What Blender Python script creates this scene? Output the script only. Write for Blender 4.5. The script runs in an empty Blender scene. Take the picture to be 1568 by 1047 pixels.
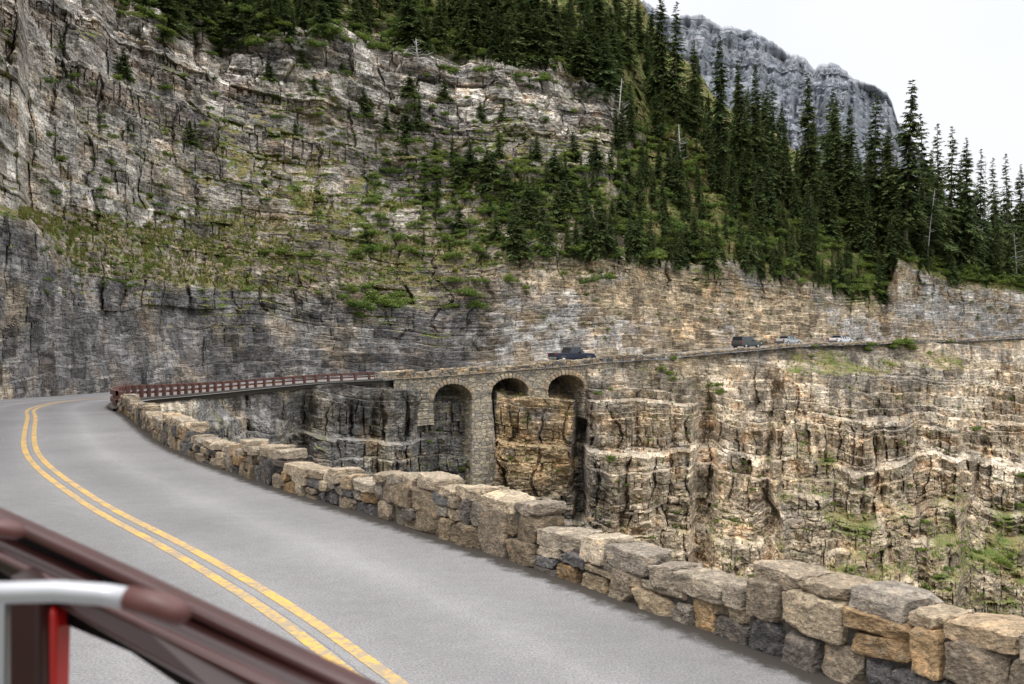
import bpy, math, random, time
import numpy as np
from mathutils import Vector, Matrix
T0=time.time()
random.seed(7); rng=np.random.default_rng(7)
F=1524.0; CX=784.0; CY=523.5
sc=bpy.context.scene
sc.view_settings.view_transform='Standard'; sc.view_settings.look='None'; sc.view_settings.exposure=0
# ---------------------------------------------------------------- noise
def hsh(a,b,c,seed):
    a=np.asarray(a).astype(np.int64); b=np.asarray(b).astype(np.int64); c=np.asarray(c).astype(np.int64)
    h=(a*374761393+b*668265263+c*1442695041+seed*1274126177)&0xFFFFFFFF
    h=((h^(h>>13))*1274126177)&0xFFFFFFFF
    h=((h^(h>>16))*2246822519)&0xFFFFFFFF
    h=(h^(h>>13))&0xFFFFFFFF
    return h/4294967295.0
def vn(x,y,z,seed=0):
    xi=np.floor(x);yi=np.floor(y);zi=np.floor(z)
    fx=x-xi;fy=y-yi;fz=z-zi
    fx=fx*fx*(3-2*fx);fy=fy*fy*(3-2*fy);fz=fz*fz*(3-2*fz)
    r=0
    for i in (0,1):
        for j in (0,1):
            for k in (0,1):
                w=(fx if i else 1-fx)*(fy if j else 1-fy)*(fz if k else 1-fz)
                r=r+w*hsh(xi+i,yi+j,zi+k,seed)
    return r*2-1
def fbm(x,y,z,o=4,seed=0,g=.5):
    x=np.asarray(x,float);y=np.asarray(y,float)+0*x;z=np.asarray(z,float)+0*x
    r=0;a=1;t=0
    for i in range(o):
        r=r+a*vn(x,y,z,seed+i*17);t+=a;a*=g;x=x*2.03+5.1;y=y*2.03+1.7;z=z*2.03+9.2
    return r/t
def sst(a,b,x):
    t=np.clip((x-a)/(b-a),0,1);return t*t*(3-2*t)
# ---------------------------------------------------------------- mesh helpers
def link(o,parent=None):
    sc.collection.objects.link(o)
    if parent is not None:o.parent=parent
    return o
def empty(name,loc=(0,0,0),rz=0):
    o=bpy.data.objects.new(name,None);o.location=loc;o.rotation_euler=(0,0,rz);return link(o)
def np_mesh(name,V,Q,mat=None,col=None,grass=None,smooth=False,mats=None,mi=None,shade=None):
    V=np.asarray(V,np.float32);Q=np.asarray(Q,np.int32)
    me=bpy.data.meshes.new(name)
    me.vertices.add(len(V));me.vertices.foreach_set('co',V.ravel())
    k=Q.shape[1]
    me.loops.add(Q.size);me.loops.foreach_set('vertex_index',Q.ravel())
    me.polygons.add(len(Q));me.polygons.foreach_set('loop_start',np.arange(len(Q),dtype=np.int32)*k)
    me.update(calc_edges=True)
    me.polygons.foreach_set('use_smooth',np.full(len(Q),smooth))
    if col is not None:
        c=np.ones((len(V),4),np.float32);c[:,:3]=col
        a=me.color_attributes.new('Col','FLOAT_COLOR','POINT');a.data.foreach_set('color',c.ravel())
    if grass is not None:
        a=me.attributes.new('grass','FLOAT','POINT');a.data.foreach_set('value',np.asarray(grass,np.float32).ravel())
    if shade is not None:
        a=me.attributes.new('shade','FLOAT','POINT');a.data.foreach_set('value',np.asarray(shade,np.float32).ravel())
    for m in (mats or ([mat] if mat else [])):me.materials.append(m)
    if mi is not None:me.polygons.foreach_set('material_index',np.asarray(mi,np.int32))
    me.update()
    return me
def grid_faces(nc,nr):
    i=np.arange(nc-1)[:,None];j=np.arange(nr-1)[None,:]
    a=i*nr+j
    return np.stack([a,a+nr,a+nr+1,a+1],-1).reshape(-1,4)
def obj(name,me,parent=None):
    return link(bpy.data.objects.new(name,me),parent)
def pyobj(name,V,Fc,mat,parent=None,smooth=False,bevel=0):
    me=bpy.data.meshes.new(name);me.from_pydata([tuple(v) for v in V],[],Fc);me.materials.append(mat)
    me.polygons.foreach_set('use_smooth',[smooth]*len(me.polygons));me.update()
    o=obj(name,me,parent)
    if bevel>0:
        m=o.modifiers.new('b','BEVEL');m.width=bevel;m.segments=2;m.limit_method='ANGLE'
    return o
def box(name,c,d,mat,parent=None,rot=None,bevel=0.0):
    V=[];
    for sx in(-1,1):
        for sy in(-1,1):
            for sz in(-1,1):
                v=Vector((sx*d[0]/2,sy*d[1]/2,sz*d[2]/2))
                if rot is not None:v=rot@v
                V.append(v+Vector(c))
    Fc=[(0,1,3,2),(4,6,7,5),(0,4,5,1),(2,3,7,6),(0,2,6,4),(1,5,7,3)]
    return pyobj(name,V,Fc,mat,parent,bevel=bevel)
def tube(name,pts,rad,mat,parent=None,n=14,cap=True):
    P=[Vector(p) for p in pts];V=[];Fc=[]
    for i,p in enumerate(P):
        t=(P[min(i+1,len(P)-1)]-P[max(i-1,0)]).normalized()
        a=t.cross(Vector((0,0,1)))
        if a.length<.1:a=t.cross(Vector((0,1,0)))
        a.normalize();b=t.cross(a)
        r=rad[i] if isinstance(rad,(list,tuple)) else rad
        for k in range(n):
            th=2*math.pi*k/n;V.append(p+a*math.cos(th)*r+b*math.sin(th)*r)
    for i in range(len(P)-1):
        for k in range(n):
            Fc.append((i*n+k,i*n+(k+1)%n,(i+1)*n+(k+1)%n,(i+1)*n+k))
    if cap:
        Fc.append(tuple(range(n))[::-1]);Fc.append(tuple((len(P)-1)*n+k for k in range(n)))
    return pyobj(name,V,Fc,mat,parent,smooth=True)
# ---------------------------------------------------------------- materials
class NT:
    def __init__(s,name):
        s.m=bpy.data.materials.new(name);s.m.use_nodes=True;s.t=s.m.node_tree;s.t.nodes.clear()
        s.out=s.n('ShaderNodeOutputMaterial');s.b=s.n('ShaderNodeBsdfPrincipled');s.l(s.b.outputs[0],s.out.inputs[0])
    def n(s,t,**k):
        x=s.t.nodes.new(t)
        for a,b in k.items():setattr(x,a,b)
        return x
    def l(s,a,b):s.t.links.new(a,b)
    def pos(s,scale=(1,1,1)):
        tc=s.n('ShaderNodeTexCoord');mp=s.n('ShaderNodeMapping');mp.inputs['Scale'].default_value=scale
        s.l(tc.outputs['Object'],mp.inputs[0]);return mp.outputs[0]
    def noise(s,vec,scale,detail=6,rough=.6,dist=0):
        x=s.n('ShaderNodeTexNoise');x.inputs['Scale'].default_value=scale;x.inputs['Detail'].default_value=detail
        x.inputs['Roughness'].default_value=rough;x.inputs['Distortion'].default_value=dist;s.l(vec,x.inputs['Vector']);return x.outputs['Fac']
    def ramp(s,f,stops):
        r=s.n('ShaderNodeValToRGB');e=r.color_ramp.elements
        cc=[(c,c,c,1) if not isinstance(c,tuple) else (*c,1) for p,c in stops]
        e.remove(e[1]);e[0].position=stops[0][0];e[0].color=cc[0]
        for (p,_),c in list(zip(stops,cc))[1:]:
            x=e.new(p);x.color=c
        s.l(f,r.inputs[0]);return r.outputs[0]
    def mix(s,f,a,b,mode='MIX'):
        x=s.n('ShaderNodeMixRGB',blend_type=mode)
        for v,i in((f,0),(a,1),(b,2)):
            if isinstance(v,(int,float)):x.inputs[i].default_value=v if i==0 else (v,v,v,1)
            elif isinstance(v,tuple):x.inputs[i].default_value=(*v,1)
            else:s.l(v,x.inputs[i])
        return x.outputs[0]
    def math(s,op,a,b=0):
        x=s.n('ShaderNodeMath',operation=op)
        for v,i in((a,0),(b,1)):
            if isinstance(v,(int,float)):x.inputs[i].default_value=v
            else:s.l(v,x.inputs[i])
        return x.outputs[0]
    def ridge(s,f,w):
        return s.ramp(s.math('ABSOLUTE',s.math('SUBTRACT',f,.5)),[(0.,0.),(w,1.)])
    def bump(s,h,st=.5,d=.1,norm=None):
        x=s.n('ShaderNodeBump');x.inputs['Strength'].default_value=st;x.inputs['Distance'].default_value=d
        s.l(h,x.inputs['Height'])
        if norm is not None:s.l(norm,x.inputs['Normal'])
        return x.outputs[0]
    def attr(s,name):
        return s.n('ShaderNodeAttribute',attribute_name=name)
    def fin(s,col,rough=.9,norm=None,spec=.2):
        if isinstance(col,tuple):s.b.inputs['Base Color'].default_value=(*col,1)
        else:s.l(col,s.b.inputs['Base Color'])
        s.b.inputs['Roughness'].default_value=rough;s.b.inputs['Specular IOR Level'].default_value=spec
        if norm is not None:s.l(norm,s.b.inputs['Normal'])
        return s.m
def mat_cliff():
    t=NT('cliff_rock');col=t.attr('Col').outputs['Color']
    st=t.noise(t.pos((.25,.25,2.6)),1.0,4,.7,.3)
    mo=t.noise(t.pos((1,1,1.4)),1.5,5,.75)
    sk=t.noise(t.pos((.8,.8,.09)),1.0,3,.65)
    jt=t.noise(t.pos((.9,.9,.30)),1.0,3,.6)
    c=t.mix(1,col,t.ramp(st,[(.3,.66),(.5,1.02),(.68,1.40)]),'MULTIPLY')
    c=t.mix(1,c,t.ramp(mo,[(.3,.52),(.5,1.02),(.72,1.55)]),'MULTIPLY')
    c=t.mix(.6,c,t.ramp(sk,[(.32,.6),(.5,1.02),(.7,1.3)]),'MULTIPLY')
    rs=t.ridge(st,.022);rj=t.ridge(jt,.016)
    c=t.mix(.52,c,rs,'MULTIPLY')  # crevice shade painted into the rock colour where the bump grooves run
    c=t.mix(t.math('MULTIPLY',t.ramp(mo,[(.4,0.),(.5,1.)]),.65),c,rj,'MULTIPLY')  # same painted crevice shade along the steep joints
    c=t.mix(t.ramp(t.noise(t.pos((.5,.5,.9)),.5,2,.65),[(.51,0.),(.70,.5)]),c,t.mix(1,c,(1.25,.98,.72),'MULTIPLY'))
    h=t.math('ADD',t.math('ADD',st,mo),t.math('MULTIPLY',t.math('ADD',rs,rj),.5))
    nb=t.bump(h,.9,.16)
    g=t.attr('grass').outputs['Fac']
    gn=mo;g2=t.noise(t.pos(),.35,2,.6)
    gc=t.mix(t.ramp(g2,[(.38,0.),(.62,1.)]),(.105,.140,.032),(.22,.185,.08))
    gc=t.mix(1,gc,t.ramp(gn,[(.3,.45),(.7,1.6)]),'MULTIPLY')
    gf=t.ramp(t.math('ADD',g,t.math('MULTIPLY',t.math('SUBTRACT',gn,.5),1.3)),[(.42,0.),(.6,1.)])
    c=t.mix(gf,c,gc)
    return t.fin(c,.92,nb,.15)
def mat_stone(name,k,bd,st_=.9):
    t=NT(name);col=t.attr('Col').outputs['Color']
    mo=t.noise(t.pos((1,1,1.5)),1.6*k,7,.72)
    fi=t.noise(t.pos((1,1,1.8)),7*k,5,.7)
    lc=t.noise(t.pos(),3.3*k,4,.6)
    c=t.mix(1,col,t.ramp(mo,[(.3,.5),(.5,1.0),(.7,1.5)]),'MULTIPLY')
    c=t.mix(.9,c,t.ramp(fi,[(.32,.5),(.5,1.0),(.68,1.45)]),'MULTIPLY')
    c=t.mix(.55,c,t.ridge(mo,.02),'MULTIPLY')  # crevice shade painted into the stone colour along noise ridges
    c=t.mix(t.ramp(lc,[(.58,0.),(.68,.5)]),c,(.42,.37,.29))
    c=t.mix(t.ramp(mo,[(.58,0.),(.68,.6)]),c,t.mix(1,c,(1.25,.88,.55),'MULTIPLY'))
    return t.fin(c,.92,t.bump(t.math('ADD',mo,t.math('MULTIPLY',fi,.6)),st_,bd),.15)
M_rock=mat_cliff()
M_stone=mat_stone('wall_stone',3.2,.06,1.)
M_far=mat_stone('masonry_stone',1.2,.05)
def simple(name,c,rough=.5,metal=0,spec=.5,n=None):
    t=NT(name);t.fin(c,rough,None,spec);t.b.inputs['Metallic'].default_value=metal
    if n:
        nn=t.noise(t.pos(),n,5,.6)
        t.l(t.mix(1,c,t.ramp(nn,[(.3,.75),(.7,1.2)]),'MULTIPLY'),t.b.inputs['Base Color'])
    return t.m
def mat_foliage(name,a,b,tip):
    t=NT(name);oi=t.n('ShaderNodeObjectInfo')
    c=t.mix(oi.outputs['Random'],a,b)
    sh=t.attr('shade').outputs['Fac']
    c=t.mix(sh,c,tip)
    t.fin(c,.75,None,.2)
    tr=t.n('ShaderNodeBsdfTranslucent');t.l(c,tr.inputs[0]);ms=t.n('ShaderNodeMixShader');ms.inputs[0].default_value=.3
    t.l(t.b.outputs[0],ms.inputs[1]);t.l(tr.outputs[0],ms.inputs[2]);t.l(ms.outputs[0],t.out.inputs[0])
    return t.m
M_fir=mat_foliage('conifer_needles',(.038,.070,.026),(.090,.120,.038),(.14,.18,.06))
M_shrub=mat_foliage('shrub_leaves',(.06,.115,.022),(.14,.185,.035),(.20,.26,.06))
M_bark=simple('bark',(.15,.115,.09),.9,n=8)
M_snag=simple('dead_wood',(.42,.40,.38),.9,n=8)
# ---------------------------------------------------------------- road path (outer edge)
CP=[(20,-26,-2.6),(14,-14,-2.6),(9.6,-5,-2.6),(6.4,.6,-2.6),(3.3,6.2,-2.6),(2.2,8.1,-2.6),(.44,11.1,-2.6),(-1.73,14.3,-2.6),(-4.6,18.3,-2.6),(-8.7,25,-2.6),(-14,36,-2.65),(-17.3,43,-2.8),(-19.6,51,-3.0),(-21.1,62,-3.4),(-21.7,73,-3.7),(-20.9,84,-3.85),(-18.3,93,-3.85),(-13.7,100,-3.8),(-6.66,108,-3.6),(-.3,112,-3.2),(6.26,115,-2.8),(11.3,118,-2.35),(17.6,123,-2.1),(25.4,131,-1.60),(34,138,-1.08),(42.7,146,-.55),(54.9,156,-.38),(67.9,168,0.02),(81.3,178,.25),(97.7,190,.85),(122,203,1.35),(160,215,2.),(225,232,3)]
CP=np.array(CP,float)
def catmull(P,m=24):
    out=[]
    for i in range(len(P)-1):
        p0=P[max(i-1,0)];p1=P[i];p2=P[i+1];p3=P[min(i+2,len(P)-1)]
        for t in np.arange(m)/m:
            out.append(.5*((2*p1)+(-p0+p2)*t+(2*p0-5*p1+4*p2-p3)*t*t+(-p0+3*p1-3*p2+p3)*t**3))
    out.append(P[-1]);return np.array(out)
R=catmull(CP)
sl=np.r_[0,np.cumsum(np.linalg.norm(np.diff(R[:,:2],axis=0),axis=1))]
S=np.arange(0,sl[-1],.25)
R=np.stack([np.interp(S,sl,R[:,k]) for k in range(3)],1)
ker=np.ones(9)/9
for k in range(3):
    pad=np.r_[np.full(4,R[0,k]),R[:,k],np.full(4,R[-1,k])]
    R[:,k]=np.convolve(pad,ker,'valid')
T=np.gradient(R[:,:2],axis=0);T/=np.linalg.norm(T,axis=1)[:,None]
N=np.stack([T[:,1],-T[:,0]],1)
def pat(s,o=0.,dz=0.):
    p=np.array([np.interp(s,S,R[:,k]) for k in range(3)])
    n=np.array([np.interp(s,S,N[:,0]),np.interp(s,S,N[:,1])]);n/=np.linalg.norm(n)
    return np.array([p[0]+n[0]*o,p[1]+n[1]*o,p[2]+dz]),n
def off(o,dz=0):
    return np.stack([R[:,0]+N[:,0]*o,R[:,1]+N[:,1]*o,R[:,2]+dz],1)
PXo=CX+F*R[:,0]/np.maximum(R[:,1],.5)
iB=np.argmin(np.where(R[:,1]>30,PXo,1e9))
def s_at_px(px):
    return np.interp(px,PXo[iB:],S[iB:])
def s_at_D(D):
    m=(S<S[iB]);return np.interp(D,R[m,1],S[m])
# ---------------------------------------------------------------- road
t=NT('asphalt')
offa=t.attr('off').outputs['Fac']
n1=t.noise(t.pos(),45,4,.8);n2=t.noise(t.pos(),.30,4,.6);n3=t.noise(t.pos((1,1,1)),5,5,.75)
c=t.mix(1,(.222,.214,.214),t.ramp(n1,[(.3,.50),(.7,1.50)]),'MULTIPLY')
c=t.mix(1,c,t.ramp(n2,[(.3,.84),(.7,1.13)]),'MULTIPLY')
c=t.mix(.5,c,t.ramp(n3,[(.3,.78),(.7,1.18)]),'MULTIPLY')
wp=t.math('ABSOLUTE',t.math('SINE',t.math('MULTIPLY',offa,math.pi/1.55)))
c=t.mix(.8,c,t.ramp(wp,[(.0,1.14),(1.,.86)]),'MULTIPLY')
dirt=t.ramp(t.math('ADD',offa,t.math('MULTIPLY',t.math('SUBTRACT',n3,.5),.5)),[(.14,1.),(.32,0.)])
c=t.mix(dirt,c,(.05,.042,.036))
jn=t.math('ABSOLUTE',t.math('SUBTRACT',t.math('ADD',offa,t.math('MULTIPLY',n3,.05)),3.1))
c=t.mix(t.ramp(jn,[(.0,.55),(.012,0.)]),c,(.06,.06,.06))
M_asph=t.fin(c,.85,t.bump(n1,.5,.012),.3)
def strip(name,offs,dz,mat,i0=0,i1=None,attr=True):
    i1=i1 or len(S)
    V=np.stack([off(o,dz if np.isscalar(dz) else dz[k])[i0:i1] for k,o in enumerate(offs)],1)
    nc=i1-i0;nr=len(offs)
    me=np_mesh(name,V.reshape(-1,3),grid_faces(nc,nr)[:,::-1],mat,smooth=True)
    if attr:
        a=me.attributes.new('off','FLOAT','POINT');a.data.foreach_set('value',np.tile(np.abs(np.array(offs,np.float32)),nc))
    return obj(name,me)
strip('mountain_road',[.9,.3,0.,-.12,-.4,-1.,-2,-3.1,-4,-5,-6,-7.2,-8.6],0,M_asph)
t=NT('yellow_road_paint')
n1=t.noise(t.pos(),14,6,.8);n2=t.noise(t.pos(),1.6,4,.6)
c=t.mix(t.ramp(t.math('ADD',n1,t.math('MULTIPLY',n2,.5)),[(.64,.0),(.84,.9)]),(.68,.39,.07),(.26,.23,.19))
M_yel=t.fin(c,.7,None,.3)
strip('centre_line',[-2.85,-2.975],.004,M_yel,attr=False)
strip('centre_line',[-3.10,-3.225],.004,M_yel,attr=False)
# ---------------------------------------------------------------- terrain sheets
def make_layers(lo,hi,a,b,seed):
    r=np.random.default_rng(seed);L=[lo]
    while L[-1]<hi:L.append(L[-1]+a+(b-a)*r.random()**1.8)
    return np.array(L)
PX=np.r_[np.arange(-900,-40,14),np.arange(-40,1612,1.4),np.arange(1612,2100,14)].astype(float)
def sheet(name,PX,Dk,zk,rows,ampk,terk,colfun,grassk,seed,U,extraD=None,mat=None,bigk=1.0,rib=2.2,gul=5.5,bk=1.0,dip=None):
    nc=len(PX);K=Dk.shape[1]
    kk=np.concatenate([np.linspace(k,k+1,rows[k],endpoint=False) for k in range(K-1)]+[[K-1.0]])
    nr=len(kk);i0=np.minimum(kk.astype(int),K-2);f=kk-i0
    D=Dk[:,i0]*(1-f)+Dk[:,i0+1]*f
    Z=zk[:,i0]*(1-f)+zk[:,i0+1]*f
    amp=np.interp(kk,range(K),ampk)[None,:]+0*D
    ter=np.interp(kk,range(K),terk)[None,:]+0*D
    gz=np.interp(kk,range(K),grassk)[None,:]+0*D
    Uu=U[:,None]+0*D
    X0=(PX[:,None]-CX)/F*D
    if extraD is not None:
        D=D+extraD(PX[:,None]+fbm(X0/2.5,D/4,Z/2.5,3,seed+71)*9+fbm(X0/7,D/9,Z/6,2,seed+73)*14*sst(900,930,PX[:,None]),CY-Z/D*F+fbm(X0/3,D/4,Z/3,3,seed+72)*10,D)
        X0=(PX[:,None]-CX)/F*D
    wu=Uu+fbm(Uu/18,Z/14,0,3,seed+40)*5
    g1=fbm(wu/11,Z/45,0,4,seed+2);g2_=fbm(wu/4.5,Z/12,3,3,seed+41)
    big=(fbm(X0/16,D/16,Z/14,4,seed+1)*4.2*(1 if gul>4 else .6)+(-np.abs(g1)+.25)*-gul+(np.abs(g2_)-.22)*rib)*bigk
    zw=Z+fbm(Uu/25,Z/20,0,3,seed+3)*2.2+Uu*.018+fbm(Uu/5,Z/6,2,3,seed+33)*.35
    if dip is not None:zw=zw+dip(Uu,Z)
    LB=make_layers(-260,320,2.2,8.,seed+4);LM=make_layers(-260,320,.5,2.4,seed+5);LS=make_layers(-260,320,.16,.7,seed+6)
    zm_=zw+fbm(Uu/4,Z/4,1,2,seed+7)*.2
    lb=np.searchsorted(LB,zw);lm=np.searchsorted(LM,zm_);ls=np.searchsorted(LS,zw+fbm(Uu/3,Z/3,5,2,seed+27)*.12)
    eh=np.minimum(np.abs(zm_-LM[np.clip(lm-1,0,len(LM)-1)]),np.abs(LM[np.clip(lm,0,len(LM)-1)]-zm_))
    zq=(LB[np.clip(lb-1,0,len(LB)-1)]*.5+LB[np.clip(lb,0,len(LB)-1)]*.5)+(Z-zw)
    zq2=(LM[np.clip(lm-1,0,len(LM)-1)]*.5+LM[np.clip(lm,0,len(LM)-1)]*.5)+(Z-zw)
    Dt=np.empty_like(D);Dt2=np.empty_like(D)
    for c in range(nc):
        z=Z[c];d=D[c]
        if z[0]>z[-1]:z=z[::-1];d=d[::-1]
        Dt[c]=np.interp(zq[c],z,d);Dt2[c]=np.interp(zq2[c],z,d)
    tm=sst(-.35,.25,fbm(Uu/14,Z/9,8,3,seed+44))
    D1=D+(.75*np.clip(Dt-D,-5,5)*tm+.45*np.clip(Dt2-D,-2,2))*ter
    def blocks(l,wmin,wmax,sd):
        w=wmin+(wmax-wmin)*hsh(l,l*0,l*0,sd)**1.5
        uu=(Uu+fbm(Uu/4,Z/2.5,3,3,sd)*.55*wmin+hsh(l,1,0,sd)*50)/w
        ub=np.floor(uu);fr=uu-ub;e=np.minimum(fr,1-fr)*w
        return ub,e
    bb,eb=blocks(lb,3.5,12,seed+8);bm,em=blocks(lm,.9,4.5,seed+9);bs,es=blocks(ls,.4,2.0,seed+10)
    hb=hsh(lb,bb,0,seed+11);hm=hsh(lm,bm,0,seed+12);hs=hsh(ls,bs,0,seed+13);hl=hsh(lm,0,7,seed+14);hl2=hsh(lb,0,9,seed+14)
    A=(.4+1.2*sst(-.45,.45,fbm(X0/9,D/9,Z/7,3,seed+45)))*bk;A2=.3+1.3*sst(-.35,.4,fbm(X0/5,D/5,Z/4,3,seed+46))
    dd=A*((hb-.5)*2.4+(hl2-.5)*1.2+.6*(eb<.25))+A2*((hm-.5)*1.1+.38*(em<.11)*(hm>.45)+.3*(eh<.08)*(hl>.35))+(hl-.5)*.85+(hs-.5)*.36
    dd=dd+fbm(X0/1.6,D/1.6,Z/1.1,5,seed+15,.6)*.9
    fade=np.clip(amp,0,1.5)
    D2=D1+(dd+big)*fade
    Xn=(PX[:,None]-CX)/F*D2;P=np.stack([Xn,D2,Z+fbm(X0/2,D/2,Z/2,3,seed+16)*.2*np.minimum(fade,1)],-1)
    du=np.gradient(P,axis=0);dv=np.gradient(P,axis=1)
    nn=np.cross(du,dv);nn/=np.linalg.norm(nn,axis=-1,keepdims=True)+1e-9
    upb=np.abs(nn[...,2])
    for _ in range(2):
        upb[:,1:-1]=(upb[:,:-2]+upb[:,1:-1]*2+upb[:,2:])/4
        upb[1:-1]=(upb[:-2]+upb[1:-1]*2+upb[2:])/4
    g=gz*(.30+1.0*sst(.25,.7,upb))+fbm(X0/4,D/4,Z/3,4,seed+19)*.5
    yy=CY-Z/D*F
    C,g2=colfun(PX[:,None]+0*D,yy,kk[None,:]+0*D,X0,D,Z,lb,lm,hl,hm,hs,hb,Uu)
    g=np.clip(g+g2,0,1)*(gz+g2>0.02)
    me=np_mesh(name,P.reshape(-1,3),grid_faces(nc,nr),mat or M_rock,col=C.reshape(-1,3),grass=g.reshape(-1))
    o=obj(name,me)
    return o,P,yy,upb
def interp_tab(tab,PX,i):
    xs=[r[0] for r in tab];return np.interp(PX,xs,[r[i] for r in tab])
In=off(-8.0)
m=(In[:,1]>4)
pin=CX+F*In[m,0]/In[m,1]
order=np.argsort(pin)
D0=np.interp(PX,pin[order],In[m,1][order]);Z0=np.interp(PX,pin[order],In[m,2][order])
D0=np.convolve(np.r_[np.full(5,D0[0]),D0,np.full(5,D0[-1])],np.ones(11)/11,'valid')
UT=[(-900,100,2,60,5,-400,11,-900,26,-1200,40),
(-300,150,2,120,8,-300,18,-500,34,-900,54),
(-60,300,2.5,290,9,-60,26,-200,50,-500,80),
(0,330,3,318,13,-20,28,-120,50,-350,85),
(28,335,3,320,15,-20,28,-120,50,-350,85),
(44,338,3,322,18,-10,38,-120,60,-350,90),
(100,398,4,328,18,-10,42,-120,60,-350,90),
(200,434,5,332,19,5,42,-110,62,-350,95),
(300,440,6,335,20,45,42,-60,62,-300,95),
(400,452,6,340,20,65,38,-50,60,-280,100),
(500,460,6,345,18,55,38,-50,60,-280,100),
(600,466,6,345,18,65,40,-40,60,-260,100),
(680,466,5,330,18,95,40,0,58,-220,95),
(720,440,5,320,18,100,40,0,58,-220,95),
(780,400,5,308,18,105,40,0,58,-210,95),
(850,392,5,285,20,118,42,10,58,-160,100),
(930,395,5,270,22,150,40,40,63,-80,110),
(1000,408,5,310,20,220,40,140,63,40,105),
(1100,405,5,330,18,262,36,205,56,150,88),
(1200,425,6,370,16,312,30,262,46,215,72),
(1300,458,6,400,14,352,25,312,38,272,60),
(1355,462,6,405,12,362,20,335,30,310,50),
(1375,398,5,388,10,372,18,348,28,322,48),
(1460,430,6,415,10,402,17,385,27,368,44),
(1568,440,6,428,10,418,17,410,26,398,42),
(1700,450,6,440,10,430,17,425,26,420,42),
(2100,470,6,460,10,455,17,450,26,445,42)]
Dk=[D0];zk=[Z0-.05]
for k in range(5):
    yk=interp_tab(UT,PX,1+2*k)+fbm(PX/38,k*3.3,0,4,100+k)*[16,14,16,14,14][k]
    dk=interp_tab(UT,PX,2+2*k)
    Dd=D0+dk;Dk.append(Dd);zk.append((CY-yk)/F*Dd)
Dk.append(Dk[-1]+60);zk.append(zk[-1]-12)
Dk=np.stack(Dk,1);zk=np.stack(zk,1)
dP=np.stack([(PX-CX)/F*D0,D0],1);U=np.r_[0,np.cumsum(np.linalg.norm(np.diff(dP,axis=0),axis=1))]
def V3(*a):return np.array(a)
def mixc(a,b,f):return a*(1-f[...,None])+b*f[...,None]
def col_up(px,y,k,X,D,Z,lb,lm,hl,hm,hs,hb,Uu):
    lb_=hsh(lb,3,3,55);o=0*px[...,None]
    dark=V3(.162,.154,.150);grey=V3(.27,.255,.24);tan=V3(.48,.385,.27);beige=V3(.54,.50,.455);brown=V3(.31,.272,.24);rub=V3(.35,.30,.235)
    n=fbm(X/9,D/9,Z/6,4,61);n2=fbm(X/4,D/4,Z/3,4,62);n3=fbm(X/16,D/16,Z/9,3,63)
    cut=mixc(dark+o,grey,sst(-.15,.4,n+.35*(hm-.5)+.25*(hl-.5)))
    cut=mixc(cut,V3(.35,.285,.21),sst(.08,.45,n2+.2*n3)*(.5+.4*sst(140,20,px)))
    tn=mixc(tan+o,V3(.35,.33,.31),sst(-.15,.35,n+.5*(hm-.5)+n3*.4+sst(1100,1300,px)*.2))
    tn=mixc(tn,V3(.35,.275,.195),sst(.05,.5,n2)*.7)
    base=mixc(cut,tn,sst(690,790,px+n2*60+n*60))
    mc=mixc(beige+o,brown,sst(.3,.75,lb_*.45+hl*.45+n*.4))
    mc=mixc(mc,V3(.18,.17,.168),sst(.10,.45,n2*.7+n*.6+n3*.4)*.85)
    mc=mixc(mc,V3(.45,.37,.285),sst(.15,.5,n3+.3*n2)*.45)
    lg=mixc(rub+o,V3(.24,.21,.175),sst(-.2,.4,n2))
    a=sst(.92,1.05,k);b=sst(1.8,2.2,k+n*.5)
    c=mixc(mixc(base,lg,a),mc,b)
    soil=V3(.13,.115,.07)
    c=mixc(c,soil,sst(3.0,3.3,k)*.7*sst(-.5,.3,n2))
    c=mixc(c,soil,sst(930,1010,px)*sst(1.1,1.4,k)*.7*sst(-.6,.1,n2))
    c=c*(.55+.8*hm+.35*(hs-.5)+.2*(hb-.5))[...,None]*1.05
    g=sst(930,1010,px)*sst(1.05,1.4,k)*.6+sst(2.95,3.2,k)*.4
    g=g+sst(600,950,px)*sst(2.0,1.2,k)*sst(1.0,1.2,k)*.2
    return c,g
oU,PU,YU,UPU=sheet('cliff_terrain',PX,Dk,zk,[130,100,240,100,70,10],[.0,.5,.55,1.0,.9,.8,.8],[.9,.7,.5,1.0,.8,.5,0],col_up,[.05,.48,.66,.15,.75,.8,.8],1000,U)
print('T upper',time.time()-T0)
PL=np.r_[np.arange(186,1612,1.4),np.arange(1612,2100,14)].astype(float)
DO=np.interp(PL,PXo[iB:],R[iB:,1]);ZO=np.interp(PL,PXo[iB:],R[iB:,2])
LT=[(186,640,-4,700,-6,800,-8,1200,-10),
(270,622,-7,665,-12,760,-16,1200,-20),
(330,640,-5,690,-8,780,-13,1200,-20),
(400,640,-3,700,-7,800,-12,1200,-20),
(500,650,-3,720,-7,820,-13,1200,-22),
(600,640,-2,720,-5,830,-11,1300,-22),
(700,640,-1,740,-3,840,-7,1300,-18),
(780,640,-1,760,-3,860,-7,1300,-20),
(900,640,-4,760,-8,860,-12,1300,-27),
(1000,640,-6,760,-12,880,-18,1300,-34),
(1100,640,-8,760,-16,880,-24,1300,-42),
(1200,640,-10,760,-20,880,-30,1300,-50),
(1300,640,-14,760,-26,900,-39,1300,-62),
(1400,640,-18,780,-34,920,-49,1300,-74),
(1568,640,-24,780,-46,940,-66,1300,-92),
(2100,640,-34,780,-60,940,-84,1300,-110)]
Dl=[DO];zl=[ZO-.12]
for k in range(4):
    yk=interp_tab(LT,PL,1+2*k);Dd=DO+interp_tab(LT,PL,2+2*k);Dl.append(Dd);zl.append((CY-yk)/F*Dd)
Dl.append(Dl[-1]*.82);zl.append(zl[-1]*0-132.)
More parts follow.
